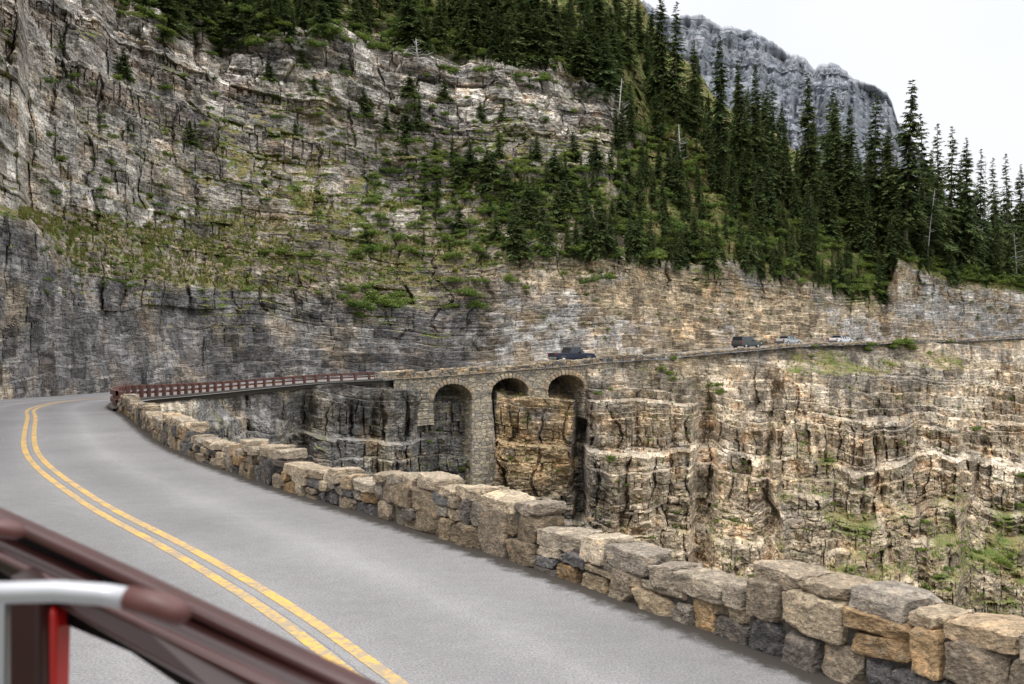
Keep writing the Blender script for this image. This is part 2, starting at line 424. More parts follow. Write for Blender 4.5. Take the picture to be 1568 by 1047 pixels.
Dl=np.stack(Dl,1);zl=np.stack(zl,1)
dP=np.stack([(PL-CX)/F*DO,DO],1);UL=np.r_[0,np.cumsum(np.linalg.norm(np.diff(dP,axis=0),axis=1))]+31
def bx(px,y,x0,x1,y0,y1,sx=3,sy=6):
    return sst(x0-sx,x0+sx,px)*(1-sst(x1-sx,x1+sx,px))*sst(y0-sy,y0+sy,y)*(1-sst(y1-sy,y1+sy,y))
def carve(px,y,D):
    e=5.5*bx(px,y,652,722,540,622,2,10)+2.2*bx(px,y,660,722,620,770,10,30)
    e=e+6.5*bx(px,y,722,893,540,603,2,5)
    e=e+5.5*bx(px,y,878,896,598,810,4,35)
    e=e+2.0*bx(px,y,722,757,600,790,3,15)
    e=e-.9*bx(px,y,758,876,612,860,6,10)
    e=e-3.0*bx(px,y,900,1058,585,900,8,20)-1.6*bx(px,y,930,1000,640,790,6,12)
    e=e-5.5*bx(px,y,1188,1470,560,2000,6,10)-2.5*bx(px,y,1330,1480,640,2000,10,10)
    e=e+4.5*bx(px,y,1062,1095,600,880,8,30)-3.*bx(px,y,1100,1180,640,1500,14,20)
    e=e+3.0*bx(px,y,440,475,620,760,8,20)-1.8*bx(px,y,485,640,600,900,10,10)
    e=e-3*bx(px,y,330,430,640,900,12,12)
    for x0,w,y0,y1,d in((915,6,640,720,1.6),(962,4,620,830,1.4),(1012,5,600,700,1.5),(1040,4,680,860,1.3),(1140,5,600,760,1.8),(1165,4,700,900,1.3),(1205,4,590,720,1.2),(1255,5,620,800,1.8),(1345,5,700,900,1.8),(1400,5,590,760,1.7),(1445,4,660,860,1.4),(1500,6,560,820,3.0),(1545,5,620,900,1.6),(560,5,600,720,1.2),(610,4,610,740,1.3),(395,5,600,690,1.2),(520,4,620,720,1.1)):
        xs=x0+(y-700)*.22*(1 if int(x0)%2 else -1)
        e=e+d*np.exp(-((px-xs)/w)**2)*sst(y0-15,y0+15,y)*(1-sst(y1-30,y1+30,y))
    for x0,x1,ys,d in((900,1060,668,1.6),(1060,1200,700,2.0),(1188,1480,632,2.0),(1188,1480,735,2.4),(1250,1600,830,2.8),(1480,1700,690,2.4),(900,1200,800,1.8)):
        yy=ys+(px-x0)*.07+8*np.sin(px/31.)+5*np.sin(px/11.7)
        e=e-d*sst(-6,6,y-yy)*sst(x0-12,x0+12,px)*(1-sst(x1-12,x1+12,px))
    return e
def col_lo(px,y,k,X,D,Z,lb,lm,hl,hm,hs,hb,Uu):
    lb_=hsh(lb,3,3,56);o=0*px[...,None]
    n=fbm(X/8,D/8,Z/5,4,71);n2=fbm(X/3.5,D/3.5,Z/3,4,72);n3=fbm(X/18,D/18,Z/10,3,73)
    grey=V3(.225,.212,.198);brown=V3(.45,.365,.265);tan=V3(.54,.40,.24);lt=V3(.54,.465,.37)
    c=mixc(grey+o,V3(.33,.28,.215),sst(-.05,.45,n2+n3*.4));c=mixc(c,V3(.145,.137,.13),sst(.05,.45,n)*.75)
    br=mixc(brown+o,lt,sst(.35,.8,hl*.5+lb_*.3+n*.5+.1));br=mixc(br,V3(.235,.205,.175),sst(.02,.40,n*.7+.3*(lb_-.5)+n3*.6)*.8)
    br=mixc(br,V3(.49,.35,.215),sst(.1,.5,n2)*.4)
    c=mixc(c,br,sst(850,980,px+n2*30+n*30))
    c=mixc(c,mixc(tan+o,V3(.24,.21,.18),sst(.0,.4,n2+n*.5+.3*(hm-.5))),bx(px+n2*12,y+n*14,757,876,600,750,6,40))
    c=mixc(c,V3(.42,.36,.28)+o,bx(px,y,186,300,560,645,8,12))
    c=c*(.55+.8*hm+.35*(hs-.5))[...,None]
    g=.27*sst(1000,1350,px)*sst(680,860,y)-.02
    g=g+.4*bx(px,y,1190,1480,535,575,10,8)+.3*bx(px,y,930,1080,540,600,10,8)+.3*bx(px,y,630,760,700,800,10,10)
    return c,g
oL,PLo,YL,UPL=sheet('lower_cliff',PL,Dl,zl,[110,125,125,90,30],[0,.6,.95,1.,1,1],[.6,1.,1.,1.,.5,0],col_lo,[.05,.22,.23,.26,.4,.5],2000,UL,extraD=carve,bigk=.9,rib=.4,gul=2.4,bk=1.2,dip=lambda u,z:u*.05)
print('T lower',time.time()-T0)
i1=int(np.searchsorted(S,S[iB]+6));i0=0
offs=[.25,.8,1.3,2.2,4,7,12,22,45];dzs=[-.06,-.12,-1.0,-3,-8,-18,-36,-70,-131]
ro=np.interp(np.linspace(0,8,90),range(9),offs);rz=np.interp(np.linspace(0,8,90),range(9),dzs)
V=np.stack([off(o,d)[i0:i1] for o,d in zip(ro,rz)],1)
nzz=fbm(V[...,0]/1.5,V[...,1]/1.5,V[...,2]/1.5,4,5)*np.clip((ro-.8)*.5,0,1)[None,:]
V[...,0]+=N[i0:i1,0][:,None]*nzz;V[...,1]+=N[i0:i1,1][:,None]*nzz
cc=V3(.36,.31,.24)+0*V
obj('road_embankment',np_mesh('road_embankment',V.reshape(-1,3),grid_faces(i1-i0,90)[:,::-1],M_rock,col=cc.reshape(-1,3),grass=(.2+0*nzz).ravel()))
t=NT('valley_ground');nn=t.noise(t.pos(),.02,8,.7)
M_gr=t.fin(t.mix(t.ramp(nn,[(.35,0.),(.65,1.)]),(.03,.05,.02),(.09,.10,.05)),.95,None,.1)
gx=np.linspace(-9000,9000,61)
GX,GY=np.meshgrid(gx,gx,indexing='ij');GZ=-130+fbm(GX/900,GY/900,0,4,9)*14
obj('ground',np_mesh('ground',np.stack([GX,GY,GZ],-1).reshape(-1,3),grid_faces(61,61),M_gr,smooth=True))
# ---------------------------------------------------------------- distant mountain
RX=[300,600,800,900,940,985,1005,1030,1050,1075,1110,1130,1150,1175,1200,1222,1236,1248,1258,1270,1285,1300,1318,1340,1356,1366,1374,1400,1450,1500,1600,1700]
RY=[-320,-250,-130,-50,-6,0,14,28,24,22,40,42,46,60,76,84,94,106,98,95,99,116,124,130,142,158,188,215,300,400,480,560]
MX=np.arange(300,1700,1.6);ry=np.interp(MX,RX,RY)+fbm(MX/7,0,0,3,88)*5
rows=np.linspace(0,1,400)**1.3
Yv=ry[:,None]+(620-ry[:,None])*rows[None,:]
Dm=2300-900*rows[None,:]**.8+0*Yv
Zm=(CY-Yv)/F*Dm
um=MX[:,None]+0*Yv
lay=Zm/20+fbm(um/120,Zm/200,0,3,90)*1.2+um*.006
st=(lay-np.floor(lay));lay2=Zm/7.3+um*.008;lh2=hsh(np.floor(lay2),0,0,98)
fd=sst(0,.02,rows)[None,:]
rib=np.abs(fbm(um/34,Zm/300,0,4,91))*110+fbm(um/5,Zm/50,0,3,92)*9
lh=hsh(np.floor(lay),0,0,94)
Dm2=Dm+(rib-(st-.5)*16+(lh-.5)*22+(lh2-.5)*9+fbm(um/4,Zm/14,0,4,93)*12)*fd
Xm=(MX[:,None]-CX)/F*Dm2
n=fbm(um/15,Zm/20,0,4,95)
cm=mixc(V3(.24,.255,.285)+0*Xm[...,None],V3(.36,.37,.395),sst(-.2,.9,n+lh*.7+lh2*.6-.5))  # aerial haze painted in as a bluish rock colour
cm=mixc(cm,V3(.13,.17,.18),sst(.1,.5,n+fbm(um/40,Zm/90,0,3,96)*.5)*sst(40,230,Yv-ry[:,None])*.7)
t=NT('haze_tinted_rock');c=t.attr('Col').outputs['Color']
n1=t.noise(t.pos((.012,.012,.09)),1,5,.7);n2=t.noise(t.pos((.06,.06,.012)),1,4,.7)
c=t.mix(1,c,t.ramp(n1,[(.3,.75),(.7,1.2)]),'MULTIPLY');c=t.mix(.8,c,t.ramp(n2,[(.3,.75),(.7,1.2)]),'MULTIPLY')
M_haze=t.fin(c,.95,None,.05)
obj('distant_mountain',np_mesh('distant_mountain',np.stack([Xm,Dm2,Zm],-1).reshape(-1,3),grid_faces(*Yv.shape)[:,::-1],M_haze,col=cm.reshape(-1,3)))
# ---------------------------------------------------------------- stones
def boxgrid(n):
    a=np.linspace(-1,1,n+1);V=[];Q=[];idx={}
    def vid(p):
        k=tuple(np.round(p,4))
        if k not in idx:idx[k]=len(V);V.append(p)
        return idx[k]
    for ax in range(3):
        for sg in(-1,1):
            u,v=[(1,2),(2,0),(0,1)][ax]
            for i in range(n):
                for j in range(n):
                    q=[]
                    for di,dj in((0,0),(1,0),(1,1),(0,1)):
                        p=[0,0,0];p[ax]=sg;p[u]=a[i+di];p[v]=a[j+dj];q.append(vid(p))
                    Q.append(q if sg>0 else q[::-1])
    return np.array(V,float),np.array(Q)
BG={n:boxgrid(n) for n in(2,3,6,10,18)}
class Stones:
    def __init__(s):s.V=[];s.Q=[];s.C=[];s.n=0
    def add(s,c,ax,ay,az,half,n,col,rough=1.0,sharp=8):
        V,Q=BG[n];p=V.copy()
        nr=(np.abs(p)**sharp).sum(1)**(1/sharp);p=p/nr[:,None]
        if n>2:
            for j in range(10 if n>6 else 6):
                d=rng.normal(size=3);d/=np.linalg.norm(d);o=np.abs(d).sum()*rng.uniform(.71,.94)
                e=np.maximum(p@d-o,0);p=p-e[:,None]*d*.98
            if n>3:
                sd=int(rng.integers(1e6))
                w=p*np.array(half)
                dn=np.stack([fbm(w[:,0]*9+k*9,w[:,1]*9,w[:,2]*13,5 if n>6 else 2,sd+k,.66) for k in range(3)],1)*.55
            else:dn=rng.normal(0,.5,p.shape)*min(1,half[2]*3)
            p=p*np.array(half)+dn*.05*rough
        else:p=p*np.array(half)*(1+rng.uniform(-.1,.1,(len(p),1)))
        W=c+p[:,:1]*ax+p[:,1:2]*ay+p[:,2:3]*az
        s.V.append(W);s.Q.append(Q+s.n);s.C.append(np.tile(col,(len(V),1)));s.n+=len(V)
    def build(s,name,mat,parent=None,smooth=False):
        return obj(name,np_mesh(name,np.concatenate(s.V),np.concatenate(s.Q),mat,col=np.concatenate(s.C),smooth=smooth),parent)
PAL=[(.40,.31,.205),(.46,.37,.26),(.36,.29,.215),(.22,.19,.165),(.20,.192,.188),(.43,.29,.16),(.31,.27,.22),(.14,.132,.13),(.48,.40,.30),(.27,.21,.145)]
def scol(light=0):
    c=np.array(PAL[rng.integers(len(PAL))])*rng.uniform(.65,1.1)
    if light:c=c*.6+np.array((.58,.47,.345))*.4
    return c
M_mortar=simple('mortar',(.07,.06,.05),.95,n=20)
def stonewall(name,s0,s1,nfun,hfun,thick,o0,mat,wsc=1.0,seclen=(2.0,4.2),base_dz=0.,gap=.014):
    par=empty(name);st=Stones();s=s0;hi=True
    Hs=[]
    while s<s1-.01:
        L=rng.uniform(*seclen);e=min(s+L,s1)
        hlo,hhi=hfun(s)
        H=rng.uniform(hhi-.04,hhi+.05) if hi else rng.uniform(hlo-.04,hlo+.05);hi=not hi
        Hs.append((s,e,H))
        cap=min(rng.uniform(.13,.20),H*.4);Hb=H-cap;h1=Hb*rng.uniform(.42,.6)
        def put(a,b,z0,z1,dp,jit,light=0):
            m=(a+b)/2;P,nv=pat(m,o0+thick/2,base_dz);tv=np.array([-nv[1],nv[0],0.]);nn=np.array([nv[0],nv[1],0.]);uz=np.array([0,0,1.])
            rz_=rng.uniform(-.07,.07)*jit;rx_=rng.uniform(-.08,.08)*jit
            tv2=tv*math.cos(rz_)+nn*math.sin(rz_);nn2=nn*math.cos(rz_)-tv*math.sin(rz_)
            tv3=tv2+uz*rx_;tv3/=np.linalg.norm(tv3);az=np.cross(nn2,tv3);az/=np.linalg.norm(az)
            if az[2]<0:az=-az
            P=P+uz*((z0+z1)/2)+nn*rng.uniform(-.035,.035)
            st.add(P,tv3,nn2,az,((b-a)/2-gap,dp/2,(z1-z0)/2*1.0),nfun(P[1]),scol(light),sharp=rng.uniform(12,30))
        for (z0,z1) in((-.05,h1),(h1,Hb)):
            x=s
            while x<e-.05:
                w=rng.uniform(.22,.66)*wsc;x2=min(x+w,e)
                if e-x2<.2*wsc:x2=e
                if z0<0 and rng.random()<.25:put(x,x2,z0,Hb,thick+.02,.7)
                elif rng.random()<.18:
                    zm=(z0+z1)/2;put(x,x2,z0,zm,thick,.7);put(x,x2,zm,z1,thick,.7)
                else:put(x,x2,z0,z1,thick+rng.uniform(-.03,.04),.8)
                x=x2
        x=s
        while x<e-.05:
            w=rng.uniform(.26,.78)*wsc;x2=min(x+w,e)
            if e-x2<.25*wsc:x2=e
            put(x,x2,Hb-rng.uniform(0,.06),H+rng.uniform(-.06,.06),thick+rng.uniform(-.03,.04),1.,1)
            x=x2
        s=e
    st.build('stones',mat,par)
    ss=np.arange(s0,s1,.25 if wsc<1.2 else 1.0);V=[]
    Hc=np.array([next((h for a,b,h in Hs if a<=q<=b),.3) for q in ss])-.14
    for q,h in zip(ss,Hc):
        for oo,zz in((o0+.08,-.05),(o0+.08,h),(o0+thick-.08,h),(o0+thick-.08,-.05)):
            V.append(pat(q,oo,zz+base_dz)[0])
    me=np_mesh('mortar_core',np.array(V),grid_faces(len(ss),4),M_mortar);obj('mortar_core',me,par)
    return par
sW=float(s_at_D(39.5))
stonewall('stone_wall',float(s_at_D(-4)),sW,lambda D:(3 if D<3 else 18 if D<13.5 else 10 if D<22 else 6 if D<32 else 3),lambda s:(.50,.70),.46,.02,M_stone)
sP0=float(s_at_px(573));sQ=float(s_at_px(960));sQ2=float(s_at_px(1060))
stonewall('stone_parapet',sP0,S[-1]-30,lambda D:3 if D<150 else 2,lambda s:(.58,.78) if s<sQ else ((.50,.64) if s<sQ2 else (.36,.50)),.5,-.05,M_far,wsc=1.5,seclen=(3,7),gap=.008)
print('T walls',time.time()-T0)
# ---------------------------------------------------------------- guardrail
M_rail=simple('rusty_rail',(.12,.05,.04),.65,n=3)
gr=empty('guardrail')
q=sW-.6;k=0
while q<sP0+.8:
    P,nv=pat(q,.15)
    rot=Matrix.Rotation(math.atan2(nv[1],nv[0]),3,'Z')
    box('post_%d'%k,P+np.array([0,0,.36]),(.2,.22,.84),M_rail,gr,rot,.015)
    q+=1.9;k+=1
for nm,(z0,z1,o0,o1) in{'top_rail':(.60,.80,-.06,.03),'lower_rail':(.30,.44,-.05,.03),'base_kerb':(-.35,.10,-.15,.55)}.items():
    ss=np.arange(sW-.8,sP0+1,.5);V=[]
    for q in ss:
        for oo,zz in((o0,z0),(o0,z1),(o1,z1),(o1,z0)):V.append(pat(q,oo,zz)[0])
    Q=grid_faces(len(ss),4);n4=np.arange(len(ss)-1)*4
    Q=np.concatenate([Q,np.stack([n4,n4+3,n4+7,n4+4],1)])
    obj(nm,np_mesh(nm,np.array(V),Q,M_rail if 'rail' in nm else M_mortar),gr)
# ---------------------------------------------------------------- arched viaduct
t=NT('viaduct_masonry')
br=t.n('ShaderNodeTexVoronoi',feature='DISTANCE_TO_EDGE');br.inputs['Scale'].default_value=1.5;br.inputs['Randomness'].default_value=.75
bc=t.n('ShaderNodeTexVoronoi');bc.inputs['Scale'].default_value=1.5;bc.inputs['Randomness'].default_value=.75
pp=t.pos((1.,1.,1.9));t.l(pp,br.inputs['Vector']);t.l(pp,bc.inputs['Vector'])
sepc=t.n('ShaderNodeSeparateColor');t.l(bc.outputs['Color'],sepc.inputs[0])
c=t.ramp(sepc.outputs[0],[(0.,(.22,.20,.18)),(.3,(.36,.305,.23)),(.6,(.48,.41,.315)),(.85,(.28,.255,.225)),(1.,(.52,.43,.31))])
c=t.mix(1,c,t.ramp(t.noise(t.pos(),3,5,.7),[(.3,.65),(.7,1.35)]),'MULTIPLY')
c=t.mix(.8,c,t.ramp(br.outputs[0],[(0.,.35),(.07,1.)]),'MULTIPLY')
M_via=t.fin(c,.9,t.bump(t.ramp(br.outputs[0],[(0.,0.),(.1,1.)]),.9,.08),.2)
via=empty('stone_arch_viaduct')
def zof(y,D):return (CY-y)/F*D
arches=[(658,720,587,612),(750,808,578,600),(837,893,573,596)]
AS=[]
for a,b,yc,ys in arches:
    sa,sb=float(s_at_px(a-3)),float(s_at_px(b-3));D=pat((sa+sb)/2)[0][1]-.5
    AS.append((sa,sb,zof(yc,D),zof(ys,D)))
sL,sR=float(s_at_px(596)),float(s_at_px(935))
ss=set(np.arange(sL,sR,.12).round(3).tolist())
for a,b,_,_ in AS:ss|={a,b,a-.001,b+.001}
ss=np.array(sorted(ss))
def zbot(q):
    for a,b,zc,zs in AS:
        if a<=q<=b:
            u=(q-(a+b)/2)/((b-a)/2);return zs+(zc-zs)*math.sqrt(max(0,1-u*u)),True
    p=pat(q)[0]
    return p[2]-3.6,False
FO=.62
V=[];Q=[]
nz_=14
for q in ss:
    zb,_=zbot(q);P0,nv=pat(q,0);zt=P0[2]+.02
    for j in range(nz_+1):
        z=zb+(zt-zb)*j/nz_
        bat=.05*(zt-z)
        P,_n=pat(q,FO+bat);V.append((P[0],P[1],z))
    P,_n=pat(q,-7.5);V.append((P[0],P[1],zb))
    P,_n=pat(q,FO);V.append((P[0]-nv[0]*.7,P[1]-nv[1]*.7,zt))
st_=nz_+3
for i in range(len(ss)-1):
    a=i*st_;b=(i+1)*st_
    for j in range(nz_):Q.append((a+j,b+j,b+j+1,a+j+1))
    Q.append((a,a+nz_+1,b+nz_+1,b))
    Q.append((a+nz_,b+nz_,b+nz_+2,a+nz_+2))
obj('arcade_wall',np_mesh('arcade_wall',np.array(V),np.array(Q),M_via),via)
def pier(name,s0,s1,ytop,ybot,w0,w1,out0,out1,dep=6):
    m=(s0+s1)/2;h=(s1-s0)/2
    D=pat(m)[0][1];zt=zof(ytop,D);zb=zof(ybot,D);V=[];n=40
    for j in range(n+1):
        f=j/n;z=zt+(zb-zt)*f;jt=rng.uniform(-.05,.07) if j>2 else 0
        hw=h*(w0+(w1-w0)*f)+jt;o=out0+(out1-out0)*f+rng.uniform(-.04,.05)
        for dx,oo in((-hw,-dep),(-hw,o),(hw,o),(hw,-dep)):
            P,_=pat(m+dx,oo);V.append((P[0],P[1],z))
    obj(name,np_mesh(name,np.array(V),grid_faces(n+1,4),M_via),via)
pier('pier_tall',AS[0][1]+.02,AS[1][0]-.02,594,800,1.0,1.6,FO+.12,FO+1.3)
pier('pier_short',AS[1][1]+.02,AS[2][0]-.02,588,625,1.0,1.15,FO+.10,FO+.35)
pier('abutment_near',AS[0][0]-2.2,AS[0][0]-.02,600,650,1,1.1,FO+.1,FO+.3)
pier('abutment_far',AS[2][1]+.02,AS[2][1]+1.8,590,640,1,1.1,FO+.1,FO+.3)
vs=Stones()
for a,b,zc,zs in AS:
    m=(a+b)/2;h=(b-a)/2;rise=zc-zs
    K=17
    for i in range(K):
        th=math.pi*(i+.5)/K
        q=m-math.cos(th)*(h+.22);z=zs+math.sin(th)*(rise+.22)
        P,nv=pat(q,FO+.12);P[2]=z
        tv=np.array([-nv[1],nv[0],0]);uz=np.array([0,0,1.]);nn=np.array([nv[0],nv[1],0])
        rad=(tv*(-math.cos(th))+uz*math.sin(th));rad/=np.linalg.norm(rad);tg=np.cross(rad,nn)
        vs.add(P,rad,nn,tg,(.27,.2,math.pi*(h+rise)/2/K/2*1.0),3,scol(1),rough=.5)
vs.build('voussoirs',M_far,via)
# ---------------------------------------------------------------- vegetation
def conifer(seed,w=.16,bare=.05,whorls=58,dens=1.0,ragged=.3):
    r=np.random.default_rng(seed)
    tt=bare+(1-bare)*(np.arange(whorls)+r.random(whorls)*.8)/whorls
    B=[]
    for t_ in tt:
        nb=int(r.integers(5,9)*dens*(1 if t_<.9 else .7))
        prof=max(0,1-t_)**.8*(1+.25*math.sin(t_*23+seed))*min(1,(t_-bare+.06)/.12)
        for _ in range(nb):
            B.append((t_+r.normal()*.006,r.random()*6.283,w*prof*(1-ragged+ragged*2*r.random())+.008))
    B=np.array(B)
    t0,az,L=B[:,0],B[:,1],B[:,2]
    slope=-.35+.75*t0+r.normal(0,.12,len(B))
    bsh=r.normal(0,.16,len(B))
    dx,dy=np.cos(az),np.sin(az)
    tris=[];shv=[]
    for f in(.15,.38,.6,.8,.97):
        for sg in(-1,0,1):
            bx_=dx*L*f;by=dy*L*f;bz=t0+slope*L*f-.25*L*f*f
            an=az+sg*r.uniform(.5,1.1,len(B))
            ll=(.36*L*(1.15-f*.6)+.007)*r.uniform(.6,1.3,len(B))*(1.1 if sg==0 else 1)
            ex=np.cos(an)*ll;ey=np.sin(an)*ll;ez=-ll*r.uniform(.05,.75,len(B))
            px_=-np.sin(an);py=np.cos(an);ww=ll*.27
            hz=r.normal(0,.3,len(B))*ww
            a=np.stack([bx_-px_*ww,by-py*ww,bz-hz],1);b=np.stack([bx_+px_*ww,by+py*ww,bz+hz],1)
            c=np.stack([bx_+ex,by+ey,bz+ez],1)
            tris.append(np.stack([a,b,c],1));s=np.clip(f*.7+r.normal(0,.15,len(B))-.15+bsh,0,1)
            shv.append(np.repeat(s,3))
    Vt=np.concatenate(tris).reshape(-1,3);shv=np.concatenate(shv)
    Qt=np.arange(len(Vt)).reshape(-1,3)
    n=6;hz=np.array([-.03,.3,.7,1.0]);rr=np.array([.013,.009,.004,.0006])
    Tv=np.array([(math.cos(2*math.pi*k/n)*q,math.sin(2*math.pi*k/n)*q,z) for z,q in zip(hz,rr) for k in range(n)])
    Tq=[]
    for i in range(3):
        for k in range(n):
            a=i*n+k;b=i*n+(k+1)%n;Tq+=[(a,b,b+n),(a,b+n,a+n)]
    Tq=np.array(Tq)+len(Vt)
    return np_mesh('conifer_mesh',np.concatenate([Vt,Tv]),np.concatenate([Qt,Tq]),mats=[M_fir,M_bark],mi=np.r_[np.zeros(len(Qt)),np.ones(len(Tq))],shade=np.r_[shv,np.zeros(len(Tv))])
CON=[conifer(1,.13),conifer(2,.105,.12,54),conifer(3,.16,.03,50),conifer(4,.095,.18,60,ragged=.45),conifer(5,.14,.04,56,1.1),conifer(6,.115,.08,48,.8,.5)]
CONW=[conifer(11,.27,.0,34,1.2,.4),conifer(12,.32,.0,30,1.2,.45),conifer(13,.24,.02,38,1.1,.35)]
def shrub(seed,nl=1500,flat=.75):
    r=np.random.default_rng(seed);nc=16
    cc=r.normal(0,1,(nc,3));cc/=np.linalg.norm(cc,axis=1)[:,None];cc*=r.uniform(.25,.75,(nc,1));cc[:,2]=np.abs(cc[:,2])*flat
    ci=r.integers(0,nc,nl);d=r.normal(0,1,(nl,3));d/=np.linalg.norm(d,axis=1)[:,None]
    rad=r.uniform(.16,.36,nc)[ci]*r.uniform(.55,1.1,nl)
    p=cc[ci]+d*rad[:,None]*np.array([1,1,.7]);p[:,2]=np.abs(p[:,2])
    u=r.normal(0,1,(nl,3));u/=np.linalg.norm(u,axis=1)[:,None];v=np.cross(u,d+r.normal(0,.4,(nl,3)));v/=np.linalg.norm(v,axis=1)[:,None]
    s=r.uniform(.03,.065,nl)[:,None]
    Vt=np.stack([p-u*s,p+v*s*.6,p+u*s,p-v*s*.6],1).reshape(-1,3)
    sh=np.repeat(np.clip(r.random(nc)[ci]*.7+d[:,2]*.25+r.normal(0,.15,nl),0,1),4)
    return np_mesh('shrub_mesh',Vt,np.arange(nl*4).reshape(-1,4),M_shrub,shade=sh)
SHR=[shrub(i+20) for i in range(5)]
def pick(P,px,y):
    cols=(PX if P is PU else PL)
    c=int(np.clip(np.searchsorted(cols,px),0,len(cols)-1))
    e=CY-P[c,:,2]/P[c,:,1]*F
    j=int(np.argmin(np.abs(e-y)))
    return P[c,j],j,c
forest=empty('conifer_forest');shrubs=empty('shrub_mass')
def put_tree(px,y,h,kind=None,name=None,P=None,wide=False,sx=None):
    p,j,c=pick(PU if P is None else P,px,y)
    me=kind or random.choice(CONW if wide else CON)
    o=bpy.data.objects.new(name or 'conifer',me)
    o.location=(p[0],p[1]+.2,p[2]-.15);o.rotation_euler=(random.gauss(0,.025),random.gauss(0,.025),random.random()*6.28)
    s=sx or random.uniform(.85,1.2);o.scale=(h*s,h*s,h)
    link(o,None if name else forest);return o
def put_shrub(px,y,r,P=None,name=None):
    p,j,c=pick(PU if P is None else P,px,y)
    o=bpy.data.objects.new(name or 'shrub',random.choice(SHR))
    o.location=(p[0],p[1]-.1,p[2]-.1);o.rotation_euler=(random.gauss(0,.1),random.gauss(0,.1),random.random()*6.28)
    o.scale=(r*random.uniform(.9,1.4),r*random.uniform(.9,1.4),r*random.uniform(.6,1.05));link(o,None if name else shrubs)
def yline(px,pts):return np.interp(px,[p[0] for p in pts],[p[1] for p in pts])
treeTop=[(150,-20),(200,15),(300,45),(400,60),(520,50),(600,60),(680,95),(740,92),(800,105),(900,120),(940,150)]
ridge=[(900,-60),(940,20),(1000,120),(1100,200),(1200,262),(1300,312),(1400,345),(1500,392),(1568,405),(1700,420)]
cliffTop=[(930,392),(1000,405),(1100,402),(1200,425),(1300,455),(1350,455),(1380,395),(1460,428),(1568,438),(1700,445)]
n=0
while n<400:
    px=random.uniform(925,1690);a=yline(px,ridge);b=yline(px,cliffTop)
    y=random.uniform(a-15,b)
    u=(y-a)/(b-a+1)
    if px<1060 and random.random()<.25:continue
    h=random.uniform(5,16)*(1.1 if px>1150 else .85)*(1.0-.5*max(0,u))
    if random.random()<.12:h*=1.3
    put_tree(px,y,h);n+=1
for i in range(150):
    px=random.uniform(860,1560);y=yline(px,[(860,395)]+cliffTop[0:])-random.uniform(-8,14);put_tree(px,y,random.uniform(2.,6.0),wide=random.random()<.4)
n=0
while n<430:
    px=random.uniform(160,950);b=yline(px,treeTop);y=b-abs(random.gauss(0,60))
    if y<-110:continue
    put_tree(px,y,random.uniform(2.6,6.6)*(1.4 if px>600 else .9),wide=random.random()<.4);n+=1
for i in range(460):
    px=random.uniform(150,960);b=yline(px,treeTop);y=b+random.uniform(-100,18);put_shrub(px,y,random.uniform(.6,1.9))
for i in range(120):
    px=random.gauss(860,110);y=random.uniform(240,395)
    if not 620<px<1000:continue
    put_tree(px,y,random.uniform(1.6,5.2),wide=random.random()<.6)
for i in range(360):
    px=random.gauss(780,150);y=random.uniform(235,395)
    if 540<px<1010:put_shrub(px,y,random.uniform(.5,1.8))
for i in range(450):
    px=random.uniform(940,1640);a=yline(px,ridge);b=yline(px,cliffTop);put_shrub(px,random.uniform(a+20,b),random.uniform(.9,2.6))
for px,y,h in[(188,118,3.2),(290,218,2.6),(195,205,1.8),(330,80,4),(345,70,4.5),(480,142,2.4),(555,175,4),(620,215,5),(640,190,3.5),(625,145,3.5),(735,185,3),(560,160,3),(720,260,4),(700,285,4),(745,270,4),(560,380,2.6),(650,310,3),(590,200,3),(410,120,2.6),(460,100,3),(520,110,3),(250,60,2.6),(450,205,2),(680,150,3),(770,180,2.6),(90,70,1.8)]:
    put_tree(px,y,h*1.1,wide=True)
    put_shrub(px+8,y+3,h*.33);put_shrub(px-9,y+2,h*.28)
for i in range(330):
    px=random.uniform(60,930);y=random.uniform(110,330)
    if px<450 and random.random()<.6:continue
    put_shrub(px,y,random.uniform(.25,1.15))
for px,y,r in[(545,470,1.6),(570,462,2.0),(600,468,1.7),(622,462,1.2),(535,445,1.2),(555,440,1.1),(550,484,1.0),(690,470,1.2),(715,450,2.0),(730,470,1.4),(700,430,1.3),(735,430,1.2),(565,385,1.5),(580,380,1.4),(555,360,1),(410,388,1.2),(440,388,1.1),(460,392,1.0),(485,405,.8),(375,445,.8),(905,432,1.8),(925,425,1.6),(780,430,1.2),(800,440,.9),(860,420,.9),(600,452,1.3),(520,455,1.0)]:
    put_shrub(px,y,r*1.3)
for i in range(280):
    px=random.uniform(60,760);y=random.uniform(335,450);put_shrub(px,y,random.uniform(.15,.65))
for i in range(150):
    px=random.uniform(740,1560);put_shrub(px,random.uniform(385,520),random.uniform(.15,.6))
for i in range(440):
    px=random.uniform(620,1600);y=random.uniform(590,1000)
    if px<900 and random.random()<.6:continue
    if y<700 and random.random()<.4:continue
    put_shrub(px,y,random.uniform(.15,.6)*(1.6 if px>1350 and y>780 else 1),P=PLo)
for px,y,r in[(1375,526,2.3),(1362,532,1.8),(1390,532,1.8),(1372,520,1.6),(1325,536,1.5),(1020,572,1.4),(1010,565,1.0),(1030,580,1.0),(1090,590,1.3),(1100,600,1.1),(1495,655,1.4),(1230,678,.9),(1270,705,.9),(1560,730,2.0),(1555,775,2.0),(1495,950,2.0),(1460,930,1.4),(1530,860,1.5),(1420,900,1.2),(1240,545,.8),(1420,540,1.0)]:
    put_shrub(px,y,r,P=PLo)
for px,r in((1372,2.0),(1380,1.7),(1364,1.4),(1325,1.1),(1445,.8),(1240,.7),(1020,.9)):
    P,_=pat(float(s_at_px(px)),1.0);o=bpy.data.objects.new('shrub',random.choice(SHR));o.location=(P[0],P[1],P[2]-.2);o.scale=(r,r,r*.95);o.rotation_euler=(0,0,px);link(o,shrubs)
